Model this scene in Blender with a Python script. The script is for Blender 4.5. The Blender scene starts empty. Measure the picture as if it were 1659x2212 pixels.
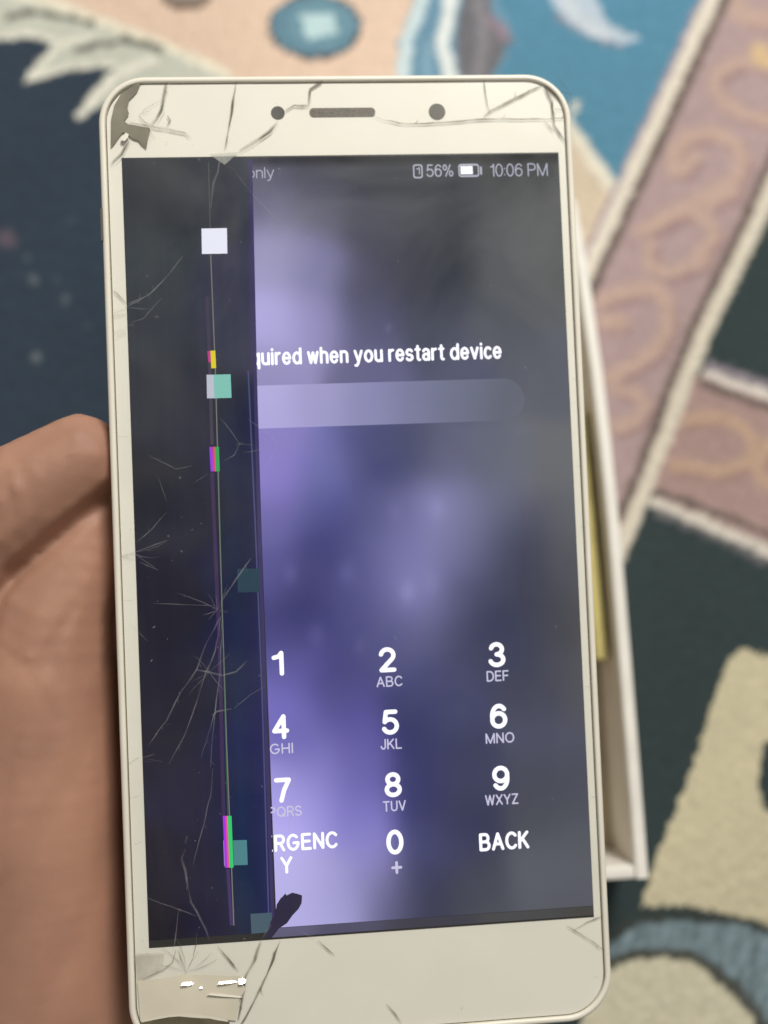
import bpy, bmesh, math, random
import numpy as np
from mathutils import Matrix, Vector

random.seed(7); rng = np.random.default_rng(7)
S = 0.001                                     # the script thinks in millimetres
scene = bpy.context.scene
col = scene.collection

# ------------------------------------------------------------------ camera
PW, PH, FPX = 1659.0, 2212.0, 2320.0          # picture units used for measuring, focal length in them
TILT = math.radians(8.0)
CAMD = 232.0                                  # camera to carpet along the view axis, mm
R_CAM = np.array(Matrix.Rotation(TILT, 3, 'X'))
C_POS = R_CAM @ np.array([0, 0, CAMD])
cam_data = bpy.data.cameras.new('camera')
cam = bpy.data.objects.new('camera', cam_data); col.objects.link(cam)
cam.matrix_world = Matrix.Translation(Vector(C_POS * S)) @ Matrix.Rotation(TILT, 4, 'X')
cam_data.sensor_fit = 'VERTICAL'; cam_data.sensor_height = 24.0
cam_data.lens = 24.0 * FPX / PH
cam_data.clip_start = 0.005; cam_data.clip_end = 20
cam_data.dof.use_dof = True
cam_data.dof.focus_distance = 0.1625
cam_data.dof.aperture_fstop = 4.3
scene.camera = cam

# ------------------------------------------------------------------ light
world = bpy.data.worlds.new('World'); scene.world = world; world.use_nodes = True
bg = world.node_tree.nodes['Background']
bg.inputs[0].default_value = (1.0, 0.95, 0.86, 1); bg.inputs[1].default_value = 0.27
ld = bpy.data.lights.new('room_lamp', 'AREA'); ld.shape = 'DISK'; ld.size = 0.20
ld.energy = 4.9; ld.color = (1.0, 0.975, 0.91)
lamp = bpy.data.objects.new('room_lamp', ld); col.objects.link(lamp)
LAMP = Vector((0.17, 0.43, 0.56)); lamp.location = LAMP
lamp.rotation_euler = (-(LAMP - Vector((0, 0, 0.05)))).to_track_quat('-Z', 'Y').to_euler()
vs = scene.view_settings
vs.view_transform = 'Standard'; vs.look = 'None'; vs.exposure = 0.0; vs.gamma = 1.0; vs.use_curve_mapping = False
scene.cycles.max_bounces = 10; scene.cycles.transparent_max_bounces = 24

# ------------------------------------------------------------------ picture <-> place
def ray(px, py):
    return R_CAM @ np.array([(px - PW / 2) / FPX, (PH / 2 - py) / FPX, -1.0])
def on_z(px, py, z=0.0):                      # point of a level plane z mm above the carpet
    d = ray(px, py); return C_POS + d * ((z - C_POS[2]) / d[2])
def to_px(P):
    q = (np.asarray(P) - C_POS) @ R_CAM
    return PW / 2 - FPX * q[..., 0] / q[..., 2], PH / 2 + FPX * q[..., 1] / q[..., 2]
def lin(c):
    c = np.asarray(c, float) / 255.0
    return np.where(c <= .04045, c / 12.92, ((c + .055) / 1.055) ** 2.4)

# phone pose: its lit area is 68.5 x 120.6 mm, seen almost square on
HX, HY = 34.25, 60.3
ex = np.array([.9976, .039, -.079]); ex /= np.linalg.norm(ex)
ey = np.array([-.038, .9985, -.0286]); ey -= ex * (ex @ ey); ey /= np.linalg.norm(ey)
ez = np.cross(ex, ey)
PR = R_CAM @ np.stack([ex, ey, ez], 1)        # phone axes in the place
PT = C_POS + R_CAM @ np.array([-3.835, -4.29, -166.3])
def ph(px, py, k=0.0):                        # phone coordinates (mm) of a picture point at height k over its face
    d = PR.T @ ray(px, py); o = PR.T @ (C_POS - PT)
    p = o + d * ((k - o[2]) / d[2]); return np.array([p[0], p[1], k])
def src(px, py, k=0.0): return ph(px / 1.15732, py / 1.15732, k)
M_PH = Matrix([[*(PR[i]), PT[i] * S] for i in range(3)] + [[0, 0, 0, 1]])

# ------------------------------------------------------------------ builders
def nodes_of(name):
    m = bpy.data.materials.new(name); m.use_nodes = True
    nt = m.node_tree; nt.nodes.clear()
    o = nt.nodes.new('ShaderNodeOutputMaterial')
    return m, nt, o
def principled(name, color, rough=0.5, noise=0.0, scale=400, bump=0.0, bscale=900, spec=0.5, sss=0.0, coat=0.0, attr=None, sheen=0.0):
    m, nt, o = nodes_of(name)
    b = nt.nodes.new('ShaderNodeBsdfPrincipled'); nt.links.new(b.outputs[0], o.inputs[0])
    b.inputs['Roughness'].default_value = rough; b.inputs['Specular IOR Level'].default_value = spec
    b.inputs['Coat Weight'].default_value = coat; b.inputs['Sheen Weight'].default_value = sheen
    if sss:
        b.inputs['Subsurface Weight'].default_value = sss
        b.inputs['Subsurface Radius'].default_value = (1.0, .35, .18); b.inputs['Subsurface Scale'].default_value = .0035
    tc = nt.nodes.new('ShaderNodeTexCoord')
    if attr:
        a = nt.nodes.new('ShaderNodeAttribute'); a.attribute_name = attr; base = a.outputs['Color']
    else:
        a = nt.nodes.new('ShaderNodeRGB'); a.outputs[0].default_value = (*color, 1); base = a.outputs[0]
    if noise:
        n = nt.nodes.new('ShaderNodeTexNoise'); n.inputs['Scale'].default_value = scale; n.inputs['Detail'].default_value = 6
        nt.links.new(tc.outputs['Object'], n.inputs['Vector'])
        mr = nt.nodes.new('ShaderNodeMapRange'); mr.inputs['From Min'].default_value = .3; mr.inputs['From Max'].default_value = .7
        mr.inputs['To Min'].default_value = 1 - noise; mr.inputs['To Max'].default_value = 1 + noise
        nt.links.new(n.outputs['Fac'], mr.inputs['Value'])
        mx = nt.nodes.new('ShaderNodeVectorMath'); mx.operation = 'SCALE'
        nt.links.new(base, mx.inputs[0]); nt.links.new(mr.outputs[0], mx.inputs['Scale']); base = mx.outputs[0]
    nt.links.new(base, b.inputs['Base Color'])
    if bump:
        n2 = nt.nodes.new('ShaderNodeTexNoise'); n2.inputs['Scale'].default_value = bscale; n2.inputs['Detail'].default_value = 5
        nt.links.new(tc.outputs['Object'], n2.inputs['Vector'])
        bp = nt.nodes.new('ShaderNodeBump'); bp.inputs['Strength'].default_value = bump; bp.inputs['Distance'].default_value = .0006
        nt.links.new(n2.outputs['Fac'], bp.inputs['Height']); nt.links.new(bp.outputs[0], b.inputs['Normal'])
    return m
def emissive(name, color=None, strength=1.0, attr=None):
    m, nt, o = nodes_of(name)
    e = nt.nodes.new('ShaderNodeEmission'); e.inputs[1].default_value = strength
    if attr:
        a = nt.nodes.new('ShaderNodeAttribute'); a.attribute_name = attr; nt.links.new(a.outputs['Color'], e.inputs[0])
    else: e.inputs[0].default_value = (*color, 1)
    nt.links.new(e.outputs[0], o.inputs[0]); return m
def veil(name, color, alpha, fade=False):     # partly see-through scattering: broken glass edges
    m, nt, o = nodes_of(name)
    t = nt.nodes.new('ShaderNodeBsdfTransparent'); d = nt.nodes.new('ShaderNodeBsdfDiffuse'); d.inputs[0].default_value = (*color, 1)
    mx = nt.nodes.new('ShaderNodeMixShader'); mx.inputs[0].default_value = alpha
    tc = nt.nodes.new('ShaderNodeTexCoord'); n = nt.nodes.new('ShaderNodeTexNoise'); n.inputs['Scale'].default_value = 260; n.inputs['Detail'].default_value = 3
    nt.links.new(tc.outputs['Object'], n.inputs['Vector'])
    mr = nt.nodes.new('ShaderNodeMapRange'); mr.inputs['From Min'].default_value = .35; mr.inputs['From Max'].default_value = .65
    mr.inputs['To Min'].default_value = alpha * .45; mr.inputs['To Max'].default_value = min(1, alpha * 1.45)
    nt.links.new(n.outputs['Fac'], mr.inputs['Value']); fac = mr.outputs[0]
    if fade:                                  # thins out towards the sides of the fracture
        at = nt.nodes.new('ShaderNodeAttribute'); at.attribute_name = 'tint'; mu = nt.nodes.new('ShaderNodeMath'); mu.operation = 'MULTIPLY'; mu.use_clamp = True
        nt.links.new(at.outputs['Fac'], mu.inputs[0]); nt.links.new(fac, mu.inputs[1]); fac = mu.outputs[0]
    nt.links.new(fac, mx.inputs[0])
    nt.links.new(t.outputs[0], mx.inputs[1]); nt.links.new(d.outputs[0], mx.inputs[2]); nt.links.new(mx.outputs[0], o.inputs[0])
    return m
def glass_mat():
    m, nt, o = nodes_of('cover_glass')
    t = nt.nodes.new('ShaderNodeBsdfTransparent'); g = nt.nodes.new('ShaderNodeBsdfGlossy'); g.inputs['Roughness'].default_value = .06
    f = nt.nodes.new('ShaderNodeFresnel'); ge = nt.nodes.new('ShaderNodeNewGeometry')       # same reflectance from both sides of the thin sheet
    sel = nt.nodes.new('ShaderNodeMix'); sel.inputs['A'].default_value = 1.5; sel.inputs['B'].default_value = 1 / 1.5
    nt.links.new(ge.outputs['Backfacing'], sel.inputs['Factor']); nt.links.new(sel.outputs['Result'], f.inputs[0])
    mx = nt.nodes.new('ShaderNodeMixShader'); nt.links.new(f.outputs[0], mx.inputs[0])
    nt.links.new(t.outputs[0], mx.inputs[1]); nt.links.new(g.outputs[0], mx.inputs[2])
    h = nt.nodes.new('ShaderNodeBsdfGlossy'); h.inputs['Roughness'].default_value = .42          # greasy smears
    tc = nt.nodes.new('ShaderNodeTexCoord'); n = nt.nodes.new('ShaderNodeTexNoise'); n.inputs['Scale'].default_value = 45; n.inputs['Detail'].default_value = 4; n.inputs['Distortion'].default_value = 1.2
    nt.links.new(tc.outputs['Object'], n.inputs['Vector'])
    mr = nt.nodes.new('ShaderNodeMapRange'); mr.inputs['From Min'].default_value = .35; mr.inputs['From Max'].default_value = .75; mr.inputs['To Min'].default_value = .006; mr.inputs['To Max'].default_value = .06
    nt.links.new(n.outputs['Fac'], mr.inputs['Value'])
    m2 = nt.nodes.new('ShaderNodeMixShader'); nt.links.new(mr.outputs[0], m2.inputs[0])
    nt.links.new(mx.outputs[0], m2.inputs[1]); nt.links.new(h.outputs[0], m2.inputs[2]); nt.links.new(m2.outputs[0], o.inputs[0])
    return m

def link(name, mesh, mat=None, parent=None, smooth=False):
    o = bpy.data.objects.new(name, mesh); col.objects.link(o)
    if mat: mesh.materials.append(mat)
    if parent: o.parent = parent
    if smooth: mesh.polygons.foreach_set('use_smooth', [True] * len(mesh.polygons))
    return o
def pydata(name, verts, faces, mat=None, parent=None, smooth=False, colors=None):
    me = bpy.data.meshes.new(name); me.from_pydata((np.asarray(verts, float) * S).tolist(), [], faces); me.update()
    if colors is not None:
        a = me.color_attributes.new('tint', 'FLOAT_COLOR', 'POINT')
        a.data.foreach_set('color', np.concatenate([colors, np.ones((len(colors), 1))], 1).astype(np.float32).ravel())
    return link(name, me, mat, parent, smooth)
def thing(name, label, cat, M=None):
    o = bpy.data.objects.new(name, None); col.objects.link(o); o.empty_display_size = .01
    o['label'] = label; o['category'] = cat
    if M: o.matrix_world = M
    return o
def rrect(x0, x1, y0, y1, r, n=10):
    pts = []
    for cx, cy, a0 in ((x1 - r, y1 - r, 0), (x0 + r, y1 - r, 90), (x0 + r, y0 + r, 180), (x1 - r, y0 + r, 270)):
        for i in range(n + 1):
            a = math.radians(a0 + 90 * i / n); pts.append((cx + r * math.cos(a), cy + r * math.sin(a)))
    return pts
def loft(name, loops, mat, parent, cap0=True, cap1=True, smooth=True):
    n = len(loops[0]); V = [p for L in loops for p in L]; F = []
    for i in range(len(loops) - 1):
        for j in range(n):
            a, b = i * n + j, i * n + (j + 1) % n
            F.append((a, b, b + n, a + n))
    if cap0: F.append(tuple(range(n - 1, -1, -1)))
    if cap1: F.append(tuple(range((len(loops) - 1) * n, len(loops) * n)))
    o = pydata(name, V, F, mat, parent)
    bm = bmesh.new(); bm.from_mesh(o.data); bmesh.ops.recalc_face_normals(bm, faces=bm.faces); bm.to_mesh(o.data); bm.free()
    if smooth:
        for p in o.data.polygons: p.use_smooth = len(p.vertices) == 4
    return o
def plate(name, pts, z0, z1, mat, parent):    # a flat outline with thickness
    return loft(name, [[(x, y, z0) for x, y in pts], [(x, y, z1) for x, y in pts]], mat, parent, smooth=False)
def ribbon(name, pts, width, z, mat, parent, taper=True):
    P = [np.array(p[:2], float) for p in pts]
    Q = [P[0]]                                # jitter the line as a fracture does
    for a, b in zip(P, P[1:]):
        L = np.linalg.norm(b - a); n = max(1, int(L / 1.2)); d = (b - a) / max(L, 1e-6); nn = np.array([-d[1], d[0]])
        for i in range(1, n + 1):
            Q.append(a + (b - a) * i / n + nn * (random.gauss(0, .035) if i < n else 0))
    V, F, fades = [], [], []
    for i, q in enumerate(Q):
        d = Q[min(i + 1, len(Q) - 1)] - Q[max(i - 1, 0)]; d /= max(np.linalg.norm(d), 1e-6); nn = np.array([-d[1], d[0]])
        t = i / max(1, len(Q) - 1)
        w = width / 2 * ((.55 + .45 * math.sin(math.pi * (t * .8 + .1))) if taper else 1) * random.uniform(.7, 1.25)
        off = random.uniform(-.35, .35) * w; endf = .25 if (taper and i in (0, len(Q) - 1)) else random.uniform(.75, 1.2)
        V += [(*(q + nn * w * 1.25), z), (*(q + nn * off), z), (*(q - nn * w * 1.25), z)]; fades += [.12, endf, .12]
        if i: F += [(3 * i - 3 + j, 3 * i - 2 + j, 3 * i + 1 + j, 3 * i + j) for j in (0, 1)]
    return pydata(name, V, F, mat, parent, colors=np.repeat(np.array(fades)[:, None], 3, 1))

# ------------------------------------------------------------------ carpet
def axis(lo, hi, flo, fhi, fine, coarse):
    return np.concatenate([np.arange(lo, flo, coarse), np.arange(flo, fhi, fine), np.arange(fhi, hi + coarse, coarse)])
GX = axis(-600, 600, -130, 150, .55, 9); GY = axis(-600, 600, -150, 190, .55, 9)
nx, ny = len(GX), len(GY)
XX, YY = np.meshgrid(GX, GY)
X, Y = XX.ravel(), YY.ravel()
KN = 1.05                                     # knot pitch, mm
def cell_noise(ix, iy, seed):
    h = np.sin(ix * 127.1 + iy * 311.7 + seed * 74.7) * 43758.5453
    return h - np.floor(h)
kx, ky = np.floor(X / KN), np.floor(Y / KN)
jx = (cell_noise(kx, ky, 1) - .5) * .65; jy = (cell_noise(kx, ky, 2) - .5) * .9
wob = .2 * np.sin(X * .9 + np.sin(Y * .7) * 2) + .2 * np.sin(Y * 1.1 + 1.7 * np.sin(X * .5))
U, Vv = to_px(np.stack([X + jx + wob * .5, Y + jy + wob * .5, np.zeros_like(X)], 1))
T = np.tile(lin((54, 66, 80)), (len(X), 1))
def inside(poly):
    r = np.zeros(len(U), bool); n = len(poly)
    for i in range(n):
        (x1, y1), (x2, y2) = poly[i], poly[(i + 1) % n]
        if y1 == y2: continue
        c = ((y1 > Vv) != (y2 > Vv)) & (U < (x2 - x1) * (Vv - y1) / (y2 - y1) + x1); r ^= c
    return r
def near(line):
    d = np.full(len(U), 1e9)
    for (x1, y1), (x2, y2) in zip(line, line[1:]):
        L = (x2 - x1) ** 2 + (y2 - y1) ** 2
        t = np.clip(((U - x1) * (x2 - x1) + (Vv - y1) * (y2 - y1)) / L, 0, 1)
        d = np.minimum(d, np.hypot(U - x1 - t * (x2 - x1), Vv - y1 - t * (y2 - y1)))
    return d
def fill(poly, c): T[inside(poly)] = lin(c)
def stroke(line, w, c, soft=0.0):
    d = near(line); a = np.clip((w / 2 + soft - d) / max(2 * soft, 1e-3), 0, 1)[:, None] if soft else (d < w / 2)[:, None] * 1.0
    T[:] = T * (1 - a) + lin(c) * a
def ell(cx, cy, rx, ry, c, m=None):
    T[((U - cx) / rx) ** 2 + ((Vv - cy) / ry) ** 2 < 1] = lin(c)
GREEN = (54, 66, 67); PINK = (172, 150, 150); PEACH = (188, 162, 150); WHITE = (222, 214, 200); DARK = (110, 98, 92)
# right half of the field is dark green
fill([(900, 900), (1500, 560), (1900, -200), (2600, -1500), (2600, 4200), (700, 4200), (700, 1500)], GREEN)
# peach ground at the head end
fill([(-500, -900), (-300, -200), (110, 5), (240, 55), (350, 95), (480, 155), (560, 260), (700, 480), (900, 620), (1180, 760), (1300, 560), (1243, 287), (1100, 200), (1050, 0), (1150, -900)], (224, 198, 178))
fill([(1150, 180), (1243, 287), (1325, 405), (1318, 520), (1180, 800), (950, 800)], (210, 194, 172))
fill([(1040, -900), (1040, 200), (1180, 330), (1243, 287), (1319, 400), (1335, 412), (1530, 0), (1900, -900)], (88, 138, 164))
# serrated pale leaves
LEAF = (200, 202, 190)
fill([(-200, -60), (0, -20), (120, 0), (240, 50), (350, 90), (480, 150), (520, 200), (300, 260), (225, 225), (170, 252), (180, 225), (225, 165), (250, 142), (150, 148), (58, 173), (75, 140), (118, 92), (50, 78), (0, 84), (-200, 60)], LEAF)
stroke([(-200, -70), (0, -24), (110, 3), (240, 52), (350, 93), (490, 158)], 20, (238, 230, 210), 4)
stroke([(60, 170), (90, 130), (130, 95), (200, 75)], 14, (232, 230, 216), 3); stroke([(172, 248), (205, 205), (250, 160), (330, 125)], 19, (232, 230, 216), 3)
stroke([(62, 166), (150, 143), (245, 135)], 12, (232, 230, 216), 3); stroke([(0, 78), (60, 72), (118, 84)], 13, (232, 230, 216), 3)
stroke([(18, 36), (60, 26), (105, 28), (160, 38), (200, 50)], 13, (98, 100, 92), 3); stroke([(165, 108), (210, 95), (270, 85), (320, 95), (345, 104)], 14, (98, 100, 92), 3)
# blue rosette
ell(680, 55, 102, 72, (88, 86, 88)); ell(680, 53, 94, 64, (102, 138, 156)); ell(690, 50, 70, 48, (112, 148, 164)); fill([(645, 30), (722, 24), (728, 72), (665, 86)], (186, 212, 216))
ell(402, -6, 56, 26, (112, 92, 80)); ell(404, -16, 48, 22, (150, 140, 130))
ell(230, -140, 90, 60, (92, 138, 160)); ell(560, -210, 90, 60, (150, 120, 110))
# striped stem
fill([(850, -200), (895, 0), (860, 90), (855, 320), (1045, 320), (1075, 150), (1120, 90), (1075, 0), (1080, -200)], (110, 148, 172))
fill([(995, -200), (1000, 0), (985, 90), (1000, 320), (1090, 320), (1060, 160), (1110, 85), (1060, 20), (1080, -200)], (112, 112, 118))
stroke([(1035, 0), (1045, 80), (1030, 180), (1050, 320)], 26, (134, 132, 138), 6); stroke([(1060, 40), (1090, 75), (1085, 60)], 22, (148, 132, 146), 6)
stroke([(925, -60), (905, 20), (880, 80), (872, 150), (868, 320)], 26, (205, 222, 226), 5); stroke([(982, -60), (968, 40), (955, 90), (970, 150), (985, 320)], 30, (226, 232, 230), 5)
stroke([(925, 90), (920, 200)], 12, (140, 172, 192), 5)
# teal sea
TEAL = (88, 138, 164)
fill([(1085, -900), (1090, 0), (1130, 40), (1118, 95), (1090, 95), (1120, 150), (1090, 330), (1200, 300), (1243, 287), (1319, 400), (1335, 412), (1530, 0), (1900, -900)], TEAL)
fill([(1160, -900), (1190, 0), (1215, 40), (1255, 65), (1320, 90), (1350, 92), (1385, 80), (1350, 70), (1310, 40), (1290, 0), (1270, -900)], (180, 194, 208))
stroke([(1225, 0), (1250, 40), (1310, 75)], 22, (198, 206, 214), 8); stroke([(1200, 30), (1260, 72), (1320, 94), (1350, 95)], 7, (128, 132, 150), 3)
stroke([(1150, 190), (1243, 287), (1322, 402)], 27, (226, 220, 204), 5); fill([(1235, 222), (1256, 212), (1250, 238), (1232, 262)], (215, 213, 200))
# strips
A = [(1950, -900), (1538, 0), (1300, 520), (1020, 1130), (700, 1830)]
B = [(2350, -900), (1846, 0), (1620, 518), (1532, 696), (1483, 819), (1428, 970), (1374, 1106), (1240, 1420), (900, 2200)]
fill(A + B[::-1], PINK)
sh = lambda L, dx, dy=0: [(x + dx, y + dy) for x, y in L]
for L_, w in (([(1593, 11), (1615, 36), (1658, 41)], 34), ([(1662, 137), (1606, 131), (1552, 153), (1543, 186), (1565, 219), (1606, 246), (1660, 260)], 24),
              ([(1456, 364), (1456, 328), (1483, 295), (1538, 284), (1587, 306), (1606, 345), (1593, 383), (1552, 410), (1497, 438), (1428, 479)], 26), ([(1470, 366), (1500, 340)], 26),
              ([(1385, 500), (1428, 476), (1483, 451), (1524, 465), (1546, 506), (1510, 547)], 24), ([(1538, 438), (1587, 410)], 20),
              ([(1406, 527), (1401, 568), (1442, 592), (1524, 560)], 20), ([(1300, 650), (1360, 625), (1415, 622), (1442, 650), (1445, 704), (1423, 751), (1374, 786), (1319, 814)], 26),
              ([(1305, 696), (1341, 694)], 30), ([(1333, 841), (1374, 847), (1396, 874), (1374, 910), (1327, 923)], 24), ([(1270, 700), (1240, 800), (1200, 900)], 26), ([(1250, 950), (1180, 1010), (1160, 1100)], 26),
              ([(1700, -60), (1640, -120), (1700, -200), (1790, -190)], 30), ([(1760, -300), (1850, -330), (1900, -420)], 30)):
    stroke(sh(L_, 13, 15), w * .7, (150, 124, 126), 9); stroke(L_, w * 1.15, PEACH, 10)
stroke([(1640, 110), (1659, 130)], 40, (205, 178, 140), 10)
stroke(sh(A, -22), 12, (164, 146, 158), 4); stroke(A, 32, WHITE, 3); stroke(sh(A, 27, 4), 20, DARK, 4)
# cross strip
fill([(1524, 808), (1659, 852), (2600, 1160), (2600, 1560), (1659, 1175), (1418, 1075), (1400, 1040), (1483, 819)], (168, 142, 138))
for L_, w in (([(1483, 907), (1551, 898), (1606, 923), (1631, 956), (1620, 997), (1552, 1019), (1456, 1005)], 24), ([(1665, 956), (1634, 1010), (1665, 1050)], 24), ([(1720, 960), (1790, 990), (1800, 1060), (1740, 1100)], 24), ([(1850, 1040), (1930, 1050), (1960, 1120)], 26)):
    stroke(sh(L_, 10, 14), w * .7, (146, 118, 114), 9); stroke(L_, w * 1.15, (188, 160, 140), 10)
stroke([(1522, 829), (1659, 877), (2600, 1190)], 17, DARK, 4); stroke([(1530, 806), (1659, 852), (2600, 1162)], 22, (218, 210, 202), 4); stroke([(1535, 788), (1659, 830), (2600, 1142)], 14, (150, 140, 150), 5)
stroke([(1426, 1064), (1592, 1124), (1659, 1153), (2600, 1540)], 15, DARK, 4); stroke([(1416, 1086), (1524, 1129), (1659, 1191), (2600, 1580)], 25, (214, 206, 196), 4)
stroke([(1420, 1108), (1524, 1152), (1659, 1214)], 12, (110, 108, 112), 5)
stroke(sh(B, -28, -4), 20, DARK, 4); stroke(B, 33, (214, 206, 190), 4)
# cream medallion, scalloped ring
fill([(1575, 1418), (1604, 1400), (1659, 1416), (1800, 1460), (1800, 2100), (1655, 2004), (1530, 1966), (1429, 1955), (1383, 1960), (1430, 1824), (1494, 1659)], (204, 195, 166))
fill([(1700, 1600), (1650, 1600), (1638, 1680), (1648, 1745), (1700, 1780)], GREEN)
OUT = [(1310, 2040), (1340, 2010), (1380, 1988), (1450, 1980), (1530, 1985), (1610, 1992), (1680, 2018), (1760, 2080), (1830, 2200), (1850, 2400)]
INN = [(1310, 2085), (1340, 2074), (1380, 2062), (1430, 2060), (1480, 2064), (1530, 2090), (1590, 2140), (1640, 2200), (1670, 2300), (1680, 2420)]
fill(OUT + INN[::-1], (122, 140, 148)); m = inside(OUT + INN[::-1])
T[m] *= (.72 + .56 * cell_noise(np.floor((U[m] + .25 * Vv[m]) / 11), np.floor(Vv[m] / 55), 5))[:, None]
stroke(OUT, 20, (62, 68, 66), 3)
fill(INN + [(1640, 2600), (1300, 2600), (1230, 2300), (1270, 2150), (1305, 2100)], (212, 206, 182)); stroke(INN, 22, (78, 80, 74), 3)
stroke([(1500, 2060), (1580, 2110), (1650, 2190), (1690, 2300)], 9, (90, 98, 98), 3)
# stray flecks on the blue
for (x, y, r, c) in ((70, 605, 10, (98, 108, 116)), (140, 642, 9, (92, 102, 112)), (75, 770, 11, (112, 122, 128)), (12, 512, 20, (104, 92, 104)), (55, 555, 6, (80, 92, 104)), (120, 600, 6, (78, 90, 102)), (150, 470, 5, (70, 84, 98)), (190, 700, 6, (74, 86, 98))):
    stroke([(x, y), (x + 3, y + 4)], r * 1.6, c, r * .6)
soft = np.sin(X * .06 + 1.3 * np.sin(Y * .045)) * np.sin(Y * .05 + np.sin(X * .04))
T *= (1 + .05 * soft +   .12 * (cell_noise(kx, ky, 3) - .5) + .08 * (rng.random(len(X)) - .5))[:, None]
T = np.clip(T * .97, .003, .85)
fine = (X > -129) & (X < 149) & (Y > -149) & (Y < 189)
Z = np.where(fine, .22 * cell_noise(kx, ky, 4) + .14 * rng.random(len(X)), .18) - .5
idx = np.arange(nx * ny).reshape(ny, nx)
me = bpy.data.meshes.new('carpet')
F = np.stack([idx[:-1, :-1], idx[:-1, 1:], idx[1:, 1:], idx[1:, :-1]], -1).reshape(-1, 4)
me.vertices.add(nx * ny); me.vertices.foreach_set('co', (np.stack([X, Y, Z], 1) * S).astype(np.float32).ravel())
me.loops.add(F.size); me.loops.foreach_set('vertex_index', F.ravel().astype(np.int32))
me.polygons.add(len(F)); me.polygons.foreach_set('loop_start', np.arange(0, F.size, 4, dtype=np.int32)); me.polygons.foreach_set('loop_total', np.full(len(F), 4, np.int32))
me.update(); me.validate()
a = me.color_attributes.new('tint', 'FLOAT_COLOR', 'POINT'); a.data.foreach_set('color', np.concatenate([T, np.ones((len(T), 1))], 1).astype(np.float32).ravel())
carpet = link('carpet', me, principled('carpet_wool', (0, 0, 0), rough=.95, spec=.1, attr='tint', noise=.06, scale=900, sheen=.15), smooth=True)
carpet['kind'] = 'structure'; carpet['label'] = 'patterned wool carpet with navy field, pink scroll strips and pale leaves'; carpet['category'] = 'carpet'

# ------------------------------------------------------------------ open box tray lying on the carpet
TH, TW, TL, WT = 21.0, 70.0, 121.0, 2.5
pa = on_z(1402, 1897, TH); pb = on_z(1300, 800, TH)
ydir = (pb - pa)[:2]; ydir /= np.linalg.norm(ydir); rz = math.atan2(-ydir[0], ydir[1]); xdir = np.array([ydir[1], -ydir[0]])
def tl(px, py): q = on_z(px, py, TH)[:2] - pa[:2]; return (float(q @ xdir), float(q @ ydir))
RIM = [tl(*p) for p in ((1402, 1897), (1385, 1680), (1364, 1420), (1340, 1135), (1322, 960), (1303, 800), (1280, 640), (1265, 540), (1245, 430))]   # the long wall bows a little
TL = RIM[-1][1]
tray = thing('box_tray', 'shallow open white cardboard box tray lying on the carpet beneath the phone', 'box',
             Matrix.Translation(Vector((pa[0] * S, pa[1] * S, 0))) @ Matrix.Rotation(rz, 4, 'Z'))
M_card = principled('white_card', (.86, .83, .77), rough=.6, noise=.05, scale=160, bump=.15, bscale=1500)
M_kraft = principled('kraft_card', (.60, .51, .38), rough=.8, noise=.10, scale=220, bump=.2, bscale=1400)
def bevbox(name, x0, x1, y0, y1, z0, z1, mat, parent, b=.4):
    o = plate(name, [(x1, y0), (x1, y1), (x0, y1), (x0, y0)], z0, z1, mat, parent)
    bm = bmesh.new(); bm.from_mesh(o.data); bmesh.ops.bevel(bm, geom=bm.edges[:], offset=b * S, segments=2, affect='EDGES', profile=.6); bm.to_mesh(o.data); bm.free(); return o
plate('floor_panel', [(-TW + WT, WT), (-WT - .1, WT)] + [(x - WT - .1, y) for x, y in RIM[1:-1]] + [(RIM[-1][0] - WT - .1, TL - WT), (-TW + WT, TL - WT)], .2, 1.6, M_kraft, tray)
inn = [(x - WT, y) for x, y in RIM]; inn[0] = (inn[0][0], RIM[0][1])
loft('side_wall', [[(x, y, z) for x, y in RIM + inn[::-1]] for z in (0, TH - .5)] + [[(x - .35 * (1 if i < len(RIM) else -1), y, TH) for i, (x, y) in enumerate(RIM + inn[::-1])]], M_card, tray, smooth=False)
bevbox('side_wall', -TW, -TW + WT, 0, TL, 0, TH, M_card, tray, .7)
bevbox('end_wall', -TW + WT, -WT, 0, WT, 0, TH - .15, M_card, tray, .7); bevbox('end_wall', -TW + WT, RIM[-1][0] - WT - .2, TL - WT, TL, 0, TH - .15, M_card, tray, .7)
(sx0, sy0), (sx1, sy1) = RIM[2], RIM[5]
sa = math.atan2(-(sx1 - sx0), sy1 - sy0)
slip = bevbox('paper_slip', -5.6, -3.4, 0, math.hypot(sx1 - sx0, sy1 - sy0) - 6, 0, 13.5, principled('yellow_paper', (.66, .57, .22), rough=.75, noise=.12, scale=200), None, .25)
slip.matrix_world = Matrix.Translation(Vector((pa[0] * S, pa[1] * S, 1.65 * S))) @ Matrix.Rotation(rz, 4, 'Z') @ Matrix.Translation(Vector((sx0, sy0, 0)) * S) @ Matrix.Rotation(sa, 4, 'Z')
slip['label'] = 'yellow folded paper slip standing inside the white box tray'; slip['category'] = 'paper'

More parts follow.
